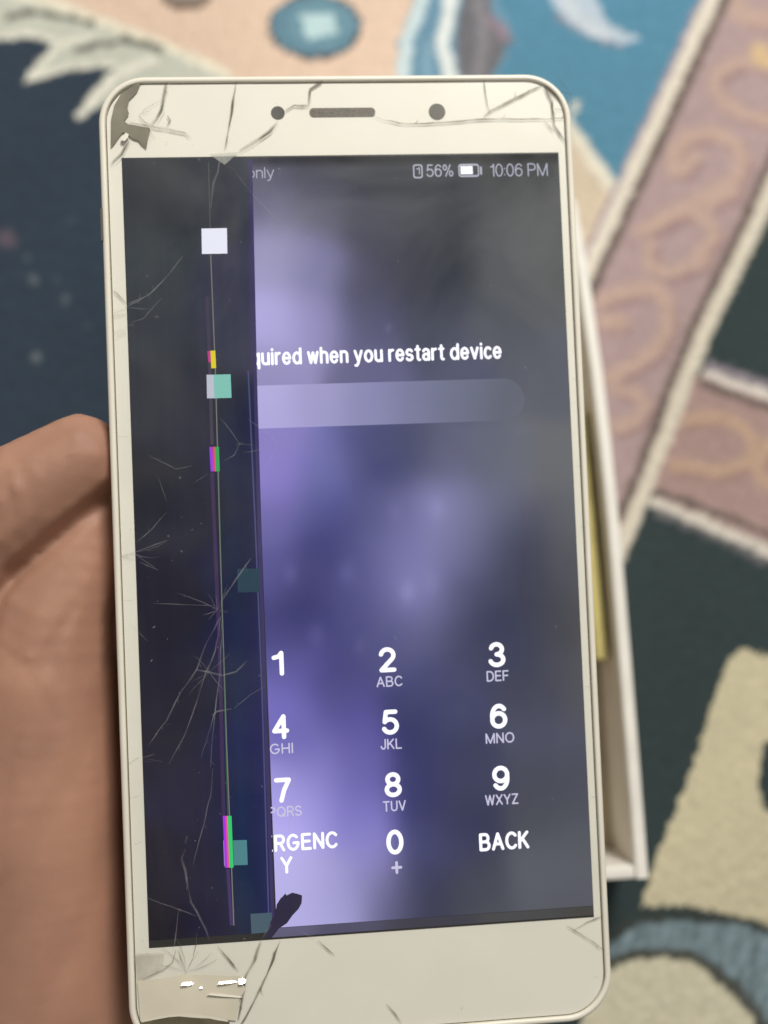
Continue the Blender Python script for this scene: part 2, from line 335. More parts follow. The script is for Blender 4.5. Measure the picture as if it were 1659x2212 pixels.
# ------------------------------------------------------------------ smartphone
phone = thing('smartphone', 'white smartphone with cracked glass and half dead lit screen, held in a hand', 'smartphone', M_PH)
XL = ph(226, 700)[0]; XR = ph(1261, 792)[0]; YT = ph(700, 161)[1]; YB = ph(1200, 2213)[1]
M_frame = principled('frame_plastic', (.80, .76, .66), rough=.38, noise=.04, scale=90, bump=.03, bscale=2500)
M_bezel = principled('white_bezel', (.83, .805, .715), rough=.5, noise=.02, scale=60)
def ring(inset, z, r=7.4): return [(x, y, z) for x, y in rrect(XL + inset, XR - inset, YB + inset, YT - inset, max(r - inset, 1.0), 14)]
frame = loft('frame', [ring(1.05, -.9), ring(1.05, -.02), ring(.95, .12), ring(.6, .16), ring(.25, .0), ring(.05, -.6), ring(0, -1.6), ring(0, -6.0), ring(.3, -7.2), ring(1.0, -7.8), ring(2.0, -8.0)], M_frame, phone, cap0=False)
yb1, yb2 = ph(1258, 570)[1], ph(1262, 690)[1]
bevbox('power_button', XR - .2, XR + .45, yb2, yb1, -5.2, -2.9, M_frame, frame, .2)
ys1, ys2 = ph(236, 450)[1], ph(237, 520)[1]
bevbox('card_slot', XL - .12, XL + .55, ys2, ys1, -1.6, .02, principled('slot_dark', (.10, .09, .08), rough=.6), frame, .08)
front = plate('front_panel', rrect(XL + 1.3, XR - 1.3, YB + 1.3, YT - 1.3, 6.2, 14), -.8, -.30, M_bezel, phone)
groove = plate('seal', rrect(XL + 1.0, XR - 1.0, YB + 1.0, YT - 1.0, 6.5, 14), -1.2, -.75, principled('seal_grey', (.30, .27, .21), rough=.8), phone)
M_dark = principled('hole_dark', (.05, .045, .04), rough=.5)
def cpx(o, pts, k=0.0):                       # points read off an enlarged view (ox, oy, scale) -> phone face
    return [src(o[0] + x * o[2], o[1] + y * o[2], k)[:2] for x, y in pts]
Q1, Q2, Q3, Q4 = (0, 0, .5787), (960, 0, .5787), (0, 640, .5787), (960, 640, .5787)
Q5, Q6, Q7, Q8 = (0, 1280, .5787), (960, 1280, .5787), (0, 1920, .5787), (960, 1920, .5787)
K6, K7 = (240, 180, .27728), (300, 2150, .33755)
def disc(name, o, x, y, r, mat, z0, z1, n=28):
    c = cpx(o, [(x, y)])[0]; rr = r * o[2] / 1.15732 / 13.97
    return plate(name, [(c[0] + rr * math.cos(2 * math.pi * i / n), c[1] + rr * math.sin(2 * math.pi * i / n)) for i in range(n)], z0, z1, mat, phone), c, rr
fc, c_, r_ = disc('front_camera', Q1, 1200, 485, 30, M_dark, -.31, -.27)
sn, c_, r_ = disc('light_sensor', Q2, 230, 480, 37, principled('sensor_dark', (.13, .12, .10), rough=.25), -.31, -.27)
(ax, ay), (bx, by) = cpx(Q1, [(1336, 464), (1622, 502)])
plate('earpiece', rrect(ax, bx, by, ay, (ay - by) * .42, 6), -.31, -.27, principled('earpiece_mesh', (.16, .145, .12), rough=.8, noise=.5, scale=3500), phone)

# lit panel ------------------------------------------------------------
def idw(samples, P, p=3.0):
    A_ = np.array([s[:2] for s in samples], float); Cc = np.array([lin(s[2]) for s in samples])
    out = np.zeros((len(P), 3))
    for i in range(0, len(P), 4000):
        d = np.hypot(P[i:i + 4000, None, 0] - A_[None, :, 0], P[i:i + 4000, None, 1] - A_[None, :, 1])
        w = np.exp(-d ** 2 / (2 * 46 ** 2)) + 1e-3 / (1 + (d / 60) ** 4); out[i:i + 4000] = (w @ Cc) / w.sum(1, keepdims=True)
    return out
def mk(ox, oy, rows): return [(ox + .4688 * x, oy + .4688 * y, c) for x, y, c in rows]
WALL = mk(518.4, 345.6, [(60, 60, (98, 98, 108)), (150, 200, (120, 120, 138)), (150, 450, (145, 143, 170)), (150, 750, (158, 154, 190)), (350, 60, (86, 88, 92)), (350, 200, (105, 107, 120)), (350, 500, (125, 124, 155)), (350, 750, (138, 135, 170)), (600, 60, (80, 84, 86)), (600, 300, (82, 85, 98)), (600, 600, (85, 86, 108)), (600, 750, (98, 100, 128)),
    (800, 60, (80, 84, 84)), (800, 300, (76, 81, 88)), (800, 550, (72, 76, 88)), (950, 500, (74, 80, 84)), (1000, 250, (80, 86, 86)), (1250, 60, (86, 88, 84)), (1250, 300, (92, 98, 95)), (1250, 600, (95, 100, 98)), (1400, 500, (102, 107, 100)), (900, 750, (84, 90, 102)), (1200, 770, (98, 103, 106)), (150, 990, (140, 136, 170)), (600, 990, (108, 108, 140)), (1000, 990, (95, 99, 120)), (1400, 1000, (103, 107, 112)), (1420, 200, (94, 98, 92))]) \
  + mk(518.4, 907.3, [(150, 60, (135, 128, 178)), (150, 150, (135, 125, 180)), (150, 270, (138, 125, 190)), (380, 180, (115, 117, 170)), (380, 330, (105, 108, 160)), (600, 120, (90, 92, 140)), (640, 200, (82, 86, 132)), (750, 130, (88, 92, 118)), (950, 180, (105, 108, 128)), (1200, 200, (108, 113, 122)), (1450, 200, (112, 115, 112)), (150, 450, (112, 108, 165)), (400, 470, (85, 88, 145)), (600, 450, (88, 90, 140)), (700, 420, (110, 110, 150)), (920, 410, (132, 131, 168)), (1050, 450, (118, 120, 145)), (1200, 420, (112, 116, 132)), (1300, 520, (80, 84, 104)), (1450, 450, (105, 108, 108)),
    (150, 700, (100, 97, 155)), (400, 650, (72, 72, 130)), (490, 700, (96, 95, 148)), (600, 650, (90, 92, 142)), (680, 640, (118, 118, 160)), (750, 600, (125, 124, 165)), (950, 620, (124, 124, 160)), (1100, 620, (105, 108, 135)), (1250, 680, (75, 80, 102)), (1400, 680, (78, 82, 98)), (1520, 650, (98, 100, 98)), (300, 850, (68, 68, 125)), (500, 850, (88, 87, 145)), (610, 850, (85, 85, 138)), (680, 830, (116, 115, 158)), (770, 790, (140, 138, 178)), (900, 850, (118, 117, 155)), (1050, 800, (88, 91, 120)), (1150, 900, (72, 77, 104)), (1350, 900, (82, 86, 98)), (1520, 900, (92, 92, 92)), (250, 980, (85, 84, 142)), (600, 1000, (85, 85, 140)), (680, 980, (98, 100, 142)), (800, 980, (100, 102, 140)), (1000, 980, (82, 86, 115)), (1200, 1020, (80, 84, 108))]) \
  + mk(518.4, 1382.5, [(250, 150, (105, 100, 165)), (450, 200, (80, 78, 140)), (800, 200, (90, 92, 140)), (950, 230, (82, 86, 118)), (1350, 230, (82, 86, 102)), (1530, 200, (95, 97, 98)), (200, 330, (120, 115, 185)), (500, 330, (100, 96, 160)), (800, 300, (68, 70, 120)), (950, 400, (88, 92, 125)), (1350, 420, (92, 96, 112)), (300, 480, (110, 105, 170)), (550, 500, (105, 100, 165)), (850, 500, (66, 68, 122)), (1000, 520, (72, 76, 102)), (350, 600, (135, 130, 185)), (550, 620, (112, 107, 170)), (850, 620, (75, 77, 130)), (1050, 650, (82, 86, 112)), (1400, 650, (88, 92, 102)), (200, 700, (150, 144, 198)), (350, 800, (135, 130, 188)), (550, 800, (120, 115, 178)), (850, 800, (70, 72, 128)), (1000, 800, (68, 72, 98)), (1400, 780, (90, 94, 100)),
    (250, 860, (165, 160, 205)), (580, 920, (135, 130, 190)), (870, 950, (90, 92, 140)), (1000, 900, (78, 81, 108)), (1480, 950, (98, 102, 105)), (250, 1080, (165, 160, 196)), (400, 1080, (150, 146, 185)), (600, 1080, (135, 132, 172)), (870, 1080, (75, 78, 108)), (1050, 1100, (82, 86, 98)), (1400, 1100, (102, 108, 112)), (330, 1240, (160, 156, 192)), (450, 1200, (145, 143, 180)), (700, 1180, (105, 106, 138)), (870, 1200, (70, 74, 96)), (1100, 1200, (90, 94, 100)), (1450, 1200, (100, 102, 105))])
DEAD = [(330, 400, (70, 72, 70)), (330, 600, (68, 74, 74)), (480, 400, (62, 66, 70)), (330, 700, (66, 70, 72)), (500, 650, (70, 70, 84)), (330, 850, (62, 64, 66)), (400, 900, (52, 54, 64)), (330, 1050, (50, 50, 54)), (420, 1100, (46, 45, 58)), (330, 1300, (44, 42, 52)), (420, 1500, (44, 42, 54)), (530, 1000, (40, 44, 68)), (530, 1200, (34, 38, 66)), (530, 1450, (38, 40, 74)), (330, 1600, (46, 42, 52)), (420, 1700, (48, 44, 64)), (540, 1600, (46, 46, 84)), (340, 1900, (46, 40, 48)), (430, 1900, (44, 40, 60)), (550, 1750, (40, 44, 80)), (550, 1900, (30, 40, 74)), (340, 2000, (38, 32, 36)), (450, 2000, (38, 34, 58))]  # grey at the head mixes backlight leak with reflected haze, painted into the emission
PILL = mk(518.4, 345.6, [(100, 1040, (168, 162, 205)), (100, 1180, (162, 156, 205)), (350, 1100, (152, 148, 192)), (600, 1100, (137, 136, 178)), (800, 1100, (124, 126, 160)), (1000, 1100, (115, 119, 143)), (1250, 1120, (109, 113, 127))])
REFL = np.array([.006, .006, .005])           # part of the glass reflection taken off; remaining haze stays in the panel colours
def px_of(x, y, z):
    P = PT + (PR @ np.stack([x, y, np.full_like(x, z)], 0)).T
    return np.stack(to_px(P), 1)
def sheet(name, x0, x1, y0, y1, z, samples, mat, parent, step=.6, edge=None, tweak=None, refl=REFL):
    xs = np.linspace(x0, x1, max(2, int((x1 - x0) / step))); ysv = np.linspace(y0, y1, max(2, int((y1 - y0) / step)))
    gx, gy = np.meshgrid(xs, ysv)
    if edge is not None: gx, gy = edge(gx, gy)
    x, y = gx.ravel(), gy.ravel(); c = idw(samples, px_of(x, y, z))
    if tweak: c = tweak(x, y, c)
    c = np.clip(c - refl, .0015, 4)
    n, mm = gx.shape[1], gx.shape[0]; I = np.arange(n * mm).reshape(mm, n)
    F_ = np.stack([I[:-1, :-1], I[:-1, 1:], I[1:, 1:], I[1:, :-1]], -1).reshape(-1, 4).tolist()
    return pydata(name, np.stack([x, y, np.full_like(x, z)], 1), F_, mat, parent, colors=c)
M_lit = emissive('lit_pixels', attr='tint')
YBOT = -HY + 1.75                              # a black margin lies under the lit rows
display = plate('display', [(HX, -HY), (HX, HY), (-HX, HY), (-HX, -HY)], -.32, -.26, principled('panel_black', (.012, .011, .011), rough=.5), phone)
def wtweak(x, y, c):
    P = px_of(x, y, -.25); g = np.zeros(len(x))
    for (bx_, by_, s, a_) in ((628, 1240, 11, .05), (748, 1238, 13, .05), (880, 1280, 12, .07), (945, 1098, 14, .05), (853, 1105, 12, .03), (684, 1370, 13, .05), (838, 708, 5, .06), (778, 1395, 9, .03), (935, 1260, 14, .03)):
        g += .55 * a_ * np.exp(-(((P[:, 0] - bx_) ** 2 + ((P[:, 1] - by_) / 1.4) ** 2) / (2 * s * s)))
    top = np.clip((HY - y) / 2.2, .35, 1)
    c = c + g[:, None] * np.array([.9, .88, 1.15]); lum = c @ np.array([.25, .6, .15])
    return c * np.clip(lum / .19, .2, 2)[:, None] ** .58 * top[:, None] * np.array([.95, .93, 1.06])
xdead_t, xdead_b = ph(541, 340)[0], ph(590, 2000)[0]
sheet('wallpaper', xdead_t - .5, HX - .05, YBOT, HY - .25, -.245, WALL, M_lit, display, tweak=wtweak)
sheet('navigation_strip', xdead_b - .2, HX - .05, YBOT - 1.45, YBOT - .06, -.245, [(600, 1995, (122, 118, 152)), (600, 2025, (70, 66, 84)), (760, 1995, (100, 98, 130)), (760, 2015, (60, 58, 70)), (900, 1990, (72, 72, 88)), (900, 2010, (52, 50, 54)), (1150, 1980, (74, 74, 76)), (1280, 1975, (74, 72, 68))], M_lit, display)
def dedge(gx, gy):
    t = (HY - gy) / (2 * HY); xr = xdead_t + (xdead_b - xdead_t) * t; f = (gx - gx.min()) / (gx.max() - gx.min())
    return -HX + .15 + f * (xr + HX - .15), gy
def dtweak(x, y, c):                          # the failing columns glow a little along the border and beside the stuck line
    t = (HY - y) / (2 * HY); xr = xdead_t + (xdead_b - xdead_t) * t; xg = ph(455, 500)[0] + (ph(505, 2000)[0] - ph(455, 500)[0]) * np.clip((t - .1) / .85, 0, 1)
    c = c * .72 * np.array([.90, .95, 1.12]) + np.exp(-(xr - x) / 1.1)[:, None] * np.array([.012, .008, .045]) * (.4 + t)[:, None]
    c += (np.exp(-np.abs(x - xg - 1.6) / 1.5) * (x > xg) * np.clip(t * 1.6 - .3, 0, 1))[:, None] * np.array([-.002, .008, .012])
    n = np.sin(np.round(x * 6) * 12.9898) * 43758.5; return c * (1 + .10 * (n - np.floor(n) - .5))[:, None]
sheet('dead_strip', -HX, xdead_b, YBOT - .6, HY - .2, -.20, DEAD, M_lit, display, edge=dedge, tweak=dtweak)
def col_line(name, pts, w, rgb, gain=1.0, z=-.185):
    P = [ph(*p)[:2] for p in pts]; V = []; F_ = []
    for i, q in enumerate(P):
        V += [(q[0] - w / 2, q[1], z), (q[0] + w / 2, q[1], z)]
        if i: F_.append((2 * i - 2, 2 * i - 1, 2 * i + 1, 2 * i))
    return pydata(name, V, F_, emissive('pixel_' + name, tuple(lin(rgb) * gain)), display)
col_line('edge_line', [(541, 345), (551, 800), (560, 1150), (572, 1500), (590, 2005)], .55, (58, 50, 96))
col_line('edge_line', [(536, 800), (552, 1150), (566, 1500), (581, 2000)], .22, (72, 76, 120))
col_line('glitch_line', [(450, 350), (454, 492)], .12, (84, 86, 84)); col_line('glitch_line', [(472, 1020), (482, 1400), (492, 1763)], .14, (40, 96, 62)); col_line('glitch_line', [(455, 550), (465, 800), (476, 1200), (489, 1600), (505, 2000)], .16, (122, 122, 116))
col_line('glitch_line', [(447, 640), (452, 760), (458, 960)], .5, (66, 58, 78)); col_line('glitch_line', [(458, 1020), (474, 1400), (483, 1763)], .55, (58, 42, 80)); col_line('glitch_line', [(492, 1878), (500, 2000)], .5, (64, 46, 98))
col_line('glitch_line', [(451, 758), (453, 782)], .45, (190, 60, 140), z=-.18); col_line('glitch_line', [(459.5, 757), (461.5, 795)], .75, (225, 205, 40), z=-.18)
col_line('glitch_line', [(455, 965), (458, 1018)], .42, (150, 60, 225), z=-.18); col_line('glitch_line', [(461, 965), (463, 1018)], .35, (225, 60, 110), z=-.179); col_line('glitch_line', [(468, 965), (470, 1018)], .65, (50, 165, 85), z=-.18)
col_line('glitch_line', [(484, 1763), (489, 1875)], .42, (170, 50, 235), z=-.16); col_line('glitch_line', [(489, 1763), (493, 1875)], .3, (235, 80, 150), z=-.159); col_line('glitch_line', [(495.5, 1763), (500, 1875)], .62, (50, 205, 110), z=-.16)
def block(pts, rgb, z=-.175):
    P = [ph(*p)[:2] for p in pts]
    return pydata('glitch_block', [(x, y, z) for x, y in P], [(0, 1, 2, 3)], emissive('block_pixels', tuple(lin(rgb))), display)
block([(436, 548), (491, 547), (490, 492), (435, 493)], (236, 238, 252)); block([(447, 860), (463, 860), (461, 809), (446, 809)], (190, 194, 208)); block([(463, 860), (500, 859), (498, 808), (461, 809)], (128, 196, 182))
block([(514, 1280), (562, 1279), (560, 1228), (512, 1229)], (34, 62, 78)); block([(505, 1870), (535, 1869), (533, 1815), (503, 1816)], (76, 132, 138)); block([(484, 1872), (503, 1871), (501, 1816), (482, 1816)], (150, 132, 190), -.172)
block([(543, 2018), (588, 2014), (587, 1972), (541, 1975)], (70, 92, 106))
# password pill
xa, xb = ph(548, 870)[0], ph(1134, 865)[0]; yt, ybm = ph(850, 824)[1], ph(850, 916)[1]; rr = (yt - ybm) / 2; ymid = (yt + ybm) / 2
xs = np.concatenate([np.linspace(xa, xb - rr, 60), xb - rr + rr * np.sin(np.linspace(0, math.pi / 2, 24))[1:]])
hh = np.where(xs <= xb - rr, rr, np.sqrt(np.clip(rr ** 2 - (xs - xb + rr) ** 2, 1e-4, None)))
V, F_ = [], []
for i, (x, h_) in enumerate(zip(xs, hh)):
    for j in range(7): V.append((x, ymid + h_ * (j / 3 - 1), -.235))
    if i:
        for j in range(6): F_.append((7 * i - 7 + j, 7 * i + j, 7 * i + j + 1, 7 * i - 6 + j))
V = np.array(V); pydata('password_field', V, F_, M_lit, display, colors=np.clip((lambda c: c * np.clip((c @ np.array([.25, .6, .15])) / .24, .2, 2)[:, None] ** .45)(idw(PILL, px_of(V[:, 0], V[:, 1], -.235))) - REFL, .002, 2))
# writing -----------------------------------------------------------------
M_white = emissive('white_pixels', (.92, .92, 1.0), 1.25); M_dim = emissive('dim_pixels', (.62, .60, .80), 1.0); M_stat = emissive('status_pixels', (.46, .46, .56), 1.0)
def AR(cx, cy, rx, ry, a0, a1):
    n = max(4, int(abs(a1 - a0) / 16)); return [(cx + rx * math.cos(math.radians(a0 + (a1 - a0) * i / n)), cy + ry * math.sin(math.radians(a0 + (a1 - a0) * i / n))) for i in range(n + 1)]
def EL(cx, cy, rx, ry): return AR(cx, cy, rx, ry, 90, 450)
sS = AR(.29, .75, .25, .25, 25, 270) + AR(.29, .25, .27, .25, 90, -155)[1:]
sP = [(0, 0), (0, 1), (.34, 1)] + AR(.34, .74, .22, .26, 90, -90) + [(0, .48)]
bo = EL(.25, .365, .25, .365)
GLYPH = {  # pen strokes of a plain grotesque, capital height = 1
 '0': [EL(.29, .5, .25, .5)], '1': [[(.06, .78), (.2, .83), (.28, 1), (.28, 0)]], '2': [AR(.29, .72, .25, .28, 170, -38) + [(.04, 0), (.55, 0)]], '3': [AR(.28, .755, .22, .245, 165, -90) + AR(.28, .255, .26, .255, 90, -165)],
 '4': [[(.44, 0), (.44, 1), (.02, .3), (.58, .3)]], '5': [[(.5, 1), (.12, 1), (.06, .52)] + AR(.27, .32, .27, .32, 130, -155)], '6': [EL(.29, .32, .25, .32), AR(.31, .5, .27, .5, 42, 190)], '7': [[(.03, 1), (.55, 1), (.34, .5), (.22, 0)]],
 '8': [EL(.29, .76, .21, .24), EL(.29, .26, .25, .26)], '9': [EL(.29, .68, .25, .32), AR(.27, .5, .27, .5, -138, 10)],
 'A': [[(0, 0), (.34, 1), (.68, 0)], [(.13, .33), (.55, .33)]], 'B': [[(0, 0), (0, 1), (.34, 1)] + AR(.34, .76, .2, .24, 90, -90) + [(0, .52)], [(.34, .52)] + AR(.36, .26, .24, .26, 90, -90) + [(0, 0)]], 'C': [AR(.38, .5, .36, .5, 42, 318)],
 'D': [[(0, 0), (0, 1), (.28, 1)] + AR(.28, .5, .36, .5, 90, -90) + [(0, 0)]], 'E': [[(.52, 1), (0, 1), (0, 0), (.54, 0)], [(0, .52), (.48, .52)]], 'F': [[(.5, 1), (0, 1), (0, 0)], [(0, .5), (.44, .5)]], 'G': [AR(.38, .5, .36, .5, 45, 350) + [(.73, .46), (.42, .46)]],
 'H': [[(0, 0), (0, 1)], [(.58, 0), (.58, 1)], [(0, .52), (.58, .52)]], 'I': [[(0, 0), (0, 1)]], 'J': [[(.4, 1), (.4, .27)] + AR(.2, .27, .2, .27, 0, -180)], 'K': [[(0, 0), (0, 1)], [(.55, 1), (0, .38)], [(.2, .6), (.58, 0)]], 'L': [[(0, 1), (0, 0), (.48, 0)]],
 'M': [[(0, 0), (0, 1), (.37, 0), (.74, 1), (.74, 0)]], 'N': [[(0, 0), (0, 1), (.58, 0), (.58, 1)]], 'O': [EL(.38, .5, .37, .5)], 'P': [sP], 'Q': [EL(.38, .5, .37, .5), [(.5, .22), (.74, -.02)]], 'R': [sP, [(.32, .48), (.56, 0)]], 'S': [sS],
 'T': [[(0, 1), (.6, 1)], [(.3, 1), (.3, 0)]], 'U': [[(0, 1), (0, .32)] + AR(.29, .32, .29, .32, 180, 360) + [(.58, 1)]], 'V': [[(0, 1), (.32, 0), (.64, 1)]], 'W': [[(0, 1), (.22, 0), (.45, 1), (.68, 0), (.9, 1)]], 'X': [[(0, 0), (.6, 1)], [(0, 1), (.6, 0)]], 'Y': [[(0, 1), (.31, .45), (.62, 1)], [(.31, .45), (.31, 0)]], 'Z': [[(0, 1), (.56, 1), (0, 0), (.58, 0)]],
 'o': [bo], 'n': [[(0, 0), (0, .73)], [(0, .45)] + AR(.22, .5, .22, .23, 180, 0) + [(.44, 0)]], 'l': [[(0, 0), (0, 1)]], 'y': [[(0, .73), (.24, .02)], [(.48, .73), (.2, -.16), (.12, -.27), (.02, -.27)]], 'q': [bo, [(.5, .73), (.5, -.27)]],
 'u': [[(0, .73), (0, .23)] + AR(.22, .23, .22, .23, 180, 360) + [(.44, .73)], [(.44, .3), (.44, 0)]], 'i': [[(0, 0), (0, .73)], [(0, .97), (0, 1)]], 'r': [[(0, 0), (0, .73)], [(0, .4)] + AR(.24, .45, .24, .28, 180, 85)], 'e': [[(.02, .38)] + AR(.25, .365, .24, .365, 0, 322)], 'd': [bo, [(.5, 0), (.5, 1)]],
 'w': [[(0, .73), (.17, 0), (.33, .7), (.5, 0), (.66, .73)]], 'h': [[(0, 0), (0, 1)], [(0, .45)] + AR(.22, .5, .22, .23, 180, 0) + [(.44, 0)]], 's': [[(x * .78, y * .73) for x, y in sS]], 't': [[(.14, .95), (.14, .14)] + AR(.26, .13, .12, .13, 180, 280), [(0, .73), (.28, .73)]],
 'a': [AR(.22, .54, .2, .19, 160, 0) + [(.42, 0)], EL(.21, .2, .2, .2)], 'v': [[(0, .73), (.23, 0), (.46, .73)]], 'c': [AR(.25, .365, .24, .365, 45, 315)], '%': [EL(.14, .77, .14, .22), EL(.66, .23, .14, .22), [(.6, 1), (.2, 0)]], ':': [[(0, .1), (0, .12)], [(0, .62), (0, .64)]], '+': [[(0, .5), (.6, .5)], [(.3, .2), (.3, .8)]]}
def text(name, s, x0, y0, x1, y1, mat, wt=.14, z=-.225):     # picture box (left, top, right, bottom) of the inked shape
    ST, pen = [], 0.0
    for ch in s:
        if ch == ' ': pen += .32; continue
        g = GLYPH[ch]; mn = min(p[0] for st in g for p in st); mx_ = max(p[0] for st in g for p in st)
        ST += [[(pen + x - mn, y) for x, y in st] for st in g]; pen += mx_ - mn + wt + (.10 if ch.isupper() else .085)
    al = np.array([p for st in ST for p in st]); mn, mx_ = al.min(0), al.max(0)
    cx, cy = (x0 + x1) / 2, (y0 + y1) / 2
    L = ph(x0, cy, z)[0]; Rr = ph(x1, cy, z)[0]; Tt = ph(cx, y0, z)[1]; Bb = ph(cx, y1, z)[1]
    w = wt * (Tt - Bb) / (mx_[1] - mn[1] + wt); sx = (Rr - L - w) / max(mx_[0] - mn[0], 1e-3); sy = (Tt - Bb - w) / (mx_[1] - mn[1])
    V, F_ = [], []; lay = 0
    for st in ST:
        P = [np.array([L + w / 2 + (x - mn[0]) * sx, Bb + w / 2 + (y - mn[1]) * sy]) for x, y in st]
        for i, p in enumerate(P):
            lay += 1; zz = z + (lay % 40) * .0003; n0 = len(V)
            V += [(p[0] + w / 2 * math.cos(a_ * math.pi / 5), p[1] + w / 2 * math.sin(a_ * math.pi / 5), zz) for a_ in range(10)]; F_.append(tuple(range(n0, n0 + 10)))
            if i:
                d = p - P[i - 1]; Ld = np.linalg.norm(d)
                if Ld > 1e-6:
                    nn = np.array([-d[1], d[0]]) / Ld * w / 2; n0 = len(V); V += [(*(q), zz + .00015) for q in (P[i - 1] - nn, p - nn, p + nn, P[i - 1] + nn)]; F_.append((n0, n0 + 1, n0 + 2, n0 + 3))
    return pydata(name, V, F_, mat, display)
text('status_text', 'only', 534, 361, 592, 391, M_stat, .10)
text('status_text', '56%', 921, 355, 979, 382, M_stat, .11); text('status_text', '10:06 PM', 1059, 353, 1183, 381, M_stat, .10)
text('message_text', 'quired when you restart device', 541, 746, 1084, 791, M_white, .19)
for s, x, y in (('1', 600, 1433), ('2', 837, 1425), ('3', 1073, 1414), ('4', 606, 1570), ('5', 843, 1560), ('6', 1077, 1547), ('7', 611, 1707), ('8', 849, 1695), ('9', 1082, 1681), ('0', 853, 1819)):
    w = 13 if s == '1' else 18.5
    text('digit', s, x - w, y - 27, x + w, y + 27, M_white, .215)
for s, x, y, w in (('ABC', 841, 1472, 28), ('DEF', 1075, 1460, 24), ('GHI', 608, 1617, 25), ('JKL', 845, 1607, 23), ('MNO', 1080, 1594, 31), ('PQRS', 616, 1753, 36), ('TUV', 852, 1741, 25), ('WXYZ', 1084, 1727, 36)):
    text('key_letters', s, x - w, y - 11.5, x + w, y + 11.5, M_dim, .16)
text('button_text', 'ERGENC', 566, 1800, 729, 1837, M_white, .20); text('button_text', 'Y', 606, 1850, 632, 1887, M_white, .20); text('button_text', 'BACK', 1035, 1797, 1143, 1836, M_white, .20)
text('key_letters', '+', 845, 1860, 869, 1888, emissive('plus_pixels', (.62, .60, .8)), .16)
def outline(name, ring_out, ring_in, mat, z=-.22):
    n = len(ring_out); V = [(x, y, z) for x, y in ring_out + ring_in]
    return pydata(name, V, [(i, (i + 1) % n, n + (i + 1) % n, n + i) for i in range(n)], mat, display)
def pxr(x0, y0, x1, y1, r):
    a_, b_ = ph(x0, y0)[:2], ph(x1, y1)[:2]; return rrect(a_[0], b_[0], b_[1], a_[1], r, 4)
outline('battery_icon', pxr(990, 353, 1036, 381, .45), pxr(993, 357, 1033, 377, .2), M_stat)
b0, b1 = ph(995, 358)[:2], ph(1022, 375)[:2]; pydata('battery_icon', [(b0[0], b1[1], -.215), (b1[0], b1[1], -.215), (b1[0], b0[1], -.215), (b0[0], b0[1], -.215)], [(0, 1, 2, 3)], M_white, display)
b0, b1 = ph(1037, 359)[:2], ph(1042, 376)[:2]; pydata('battery_icon', [(b0[0], b1[1], -.22), (b1[0], b1[1], -.22), (b1[0], b0[1], -.22), (b0[0], b0[1], -.22)], [(0, 1, 2, 3)], M_stat, display)
outline('card_icon', pxr(892, 354, 914, 384, .4), pxr(895, 357, 911, 381, .25), M_stat); text('card_icon', '1', 899, 361, 907, 377, M_stat, .14, -.218)
blot = cpx(Q7, [(1222, 556), (1232, 543), (1238, 552), (1262, 540), (1285, 545), (1305, 552), (1303, 585), (1290, 610), (1262, 640), (1240, 672), (1205, 695), (1180, 728), (1140, 742), (1160, 690), (1172, 660), (1190, 625), (1196, 590), (1212, 565)])
pydata('ink_blot', [(x, y, -.17) for x, y in blot], [tuple(range(len(blot)))], emissive('dead_pixels', tuple(lin((44, 38, 62)))), display)

# cover glass and its damage -------------------------------------------------
gl = rrect(XL + 1.25, XR - 1.25, YB + 1.25, YT - 1.25, 6.2, 14)
glass = pydata('cover_glass', [(x, y, -.03) for x, y in gl], [tuple(range(len(gl)))], glass_mat(), phone)
M_cb = veil('crack_white_side', (.14, .127, .095), .85, True); M_glint = veil('crack_painted_glint', (.9, .88, .82), .7, True); M_cs = veil('crack_scatter', (.44, .43, .44), .27, True); M_chip = principled('bare_adhesive', (.20, .185, .14), rough=.6, noise=.2, scale=300)
def crack(o, pts, w, mat, z=.0):
    P = cpx(o, pts); wm = w * o[2] / 1.15732 / 13.97 * .84; zz = z + random.uniform(0, .012)
    c = ribbon('crack', P, wm, zz, mat, glass)
    if mat is M_cb and w > 30:                 # glint on the break's lip, painted as a pale strip beside the dark one
        ribbon('crack_glint_strip', [(x + wm * .55, y - wm * .35) for x, y in P], wm * .28, zz + .014, M_glint, glass)
    for a_, b_ in zip(P, P[1:]):              # splinters
        d = np.array(b_) - np.array(a_); L = np.linalg.norm(d)
        if L > 3 and random.random() < .55:
            st = np.array(a_) + d * random.uniform(.2, .8); an = math.atan2(d[1], d[0]) + random.choice((-1, 1)) * random.uniform(.3, .8); l = random.uniform(.12, .3) * L
            ribbon('crack', [st, st + l * .5 * np.array([math.cos(an), math.sin(an)]), st + l * np.array([math.cos(an + .25), math.sin(an + .25)])], wm * .4, zz + .002, mat, glass)
    return c
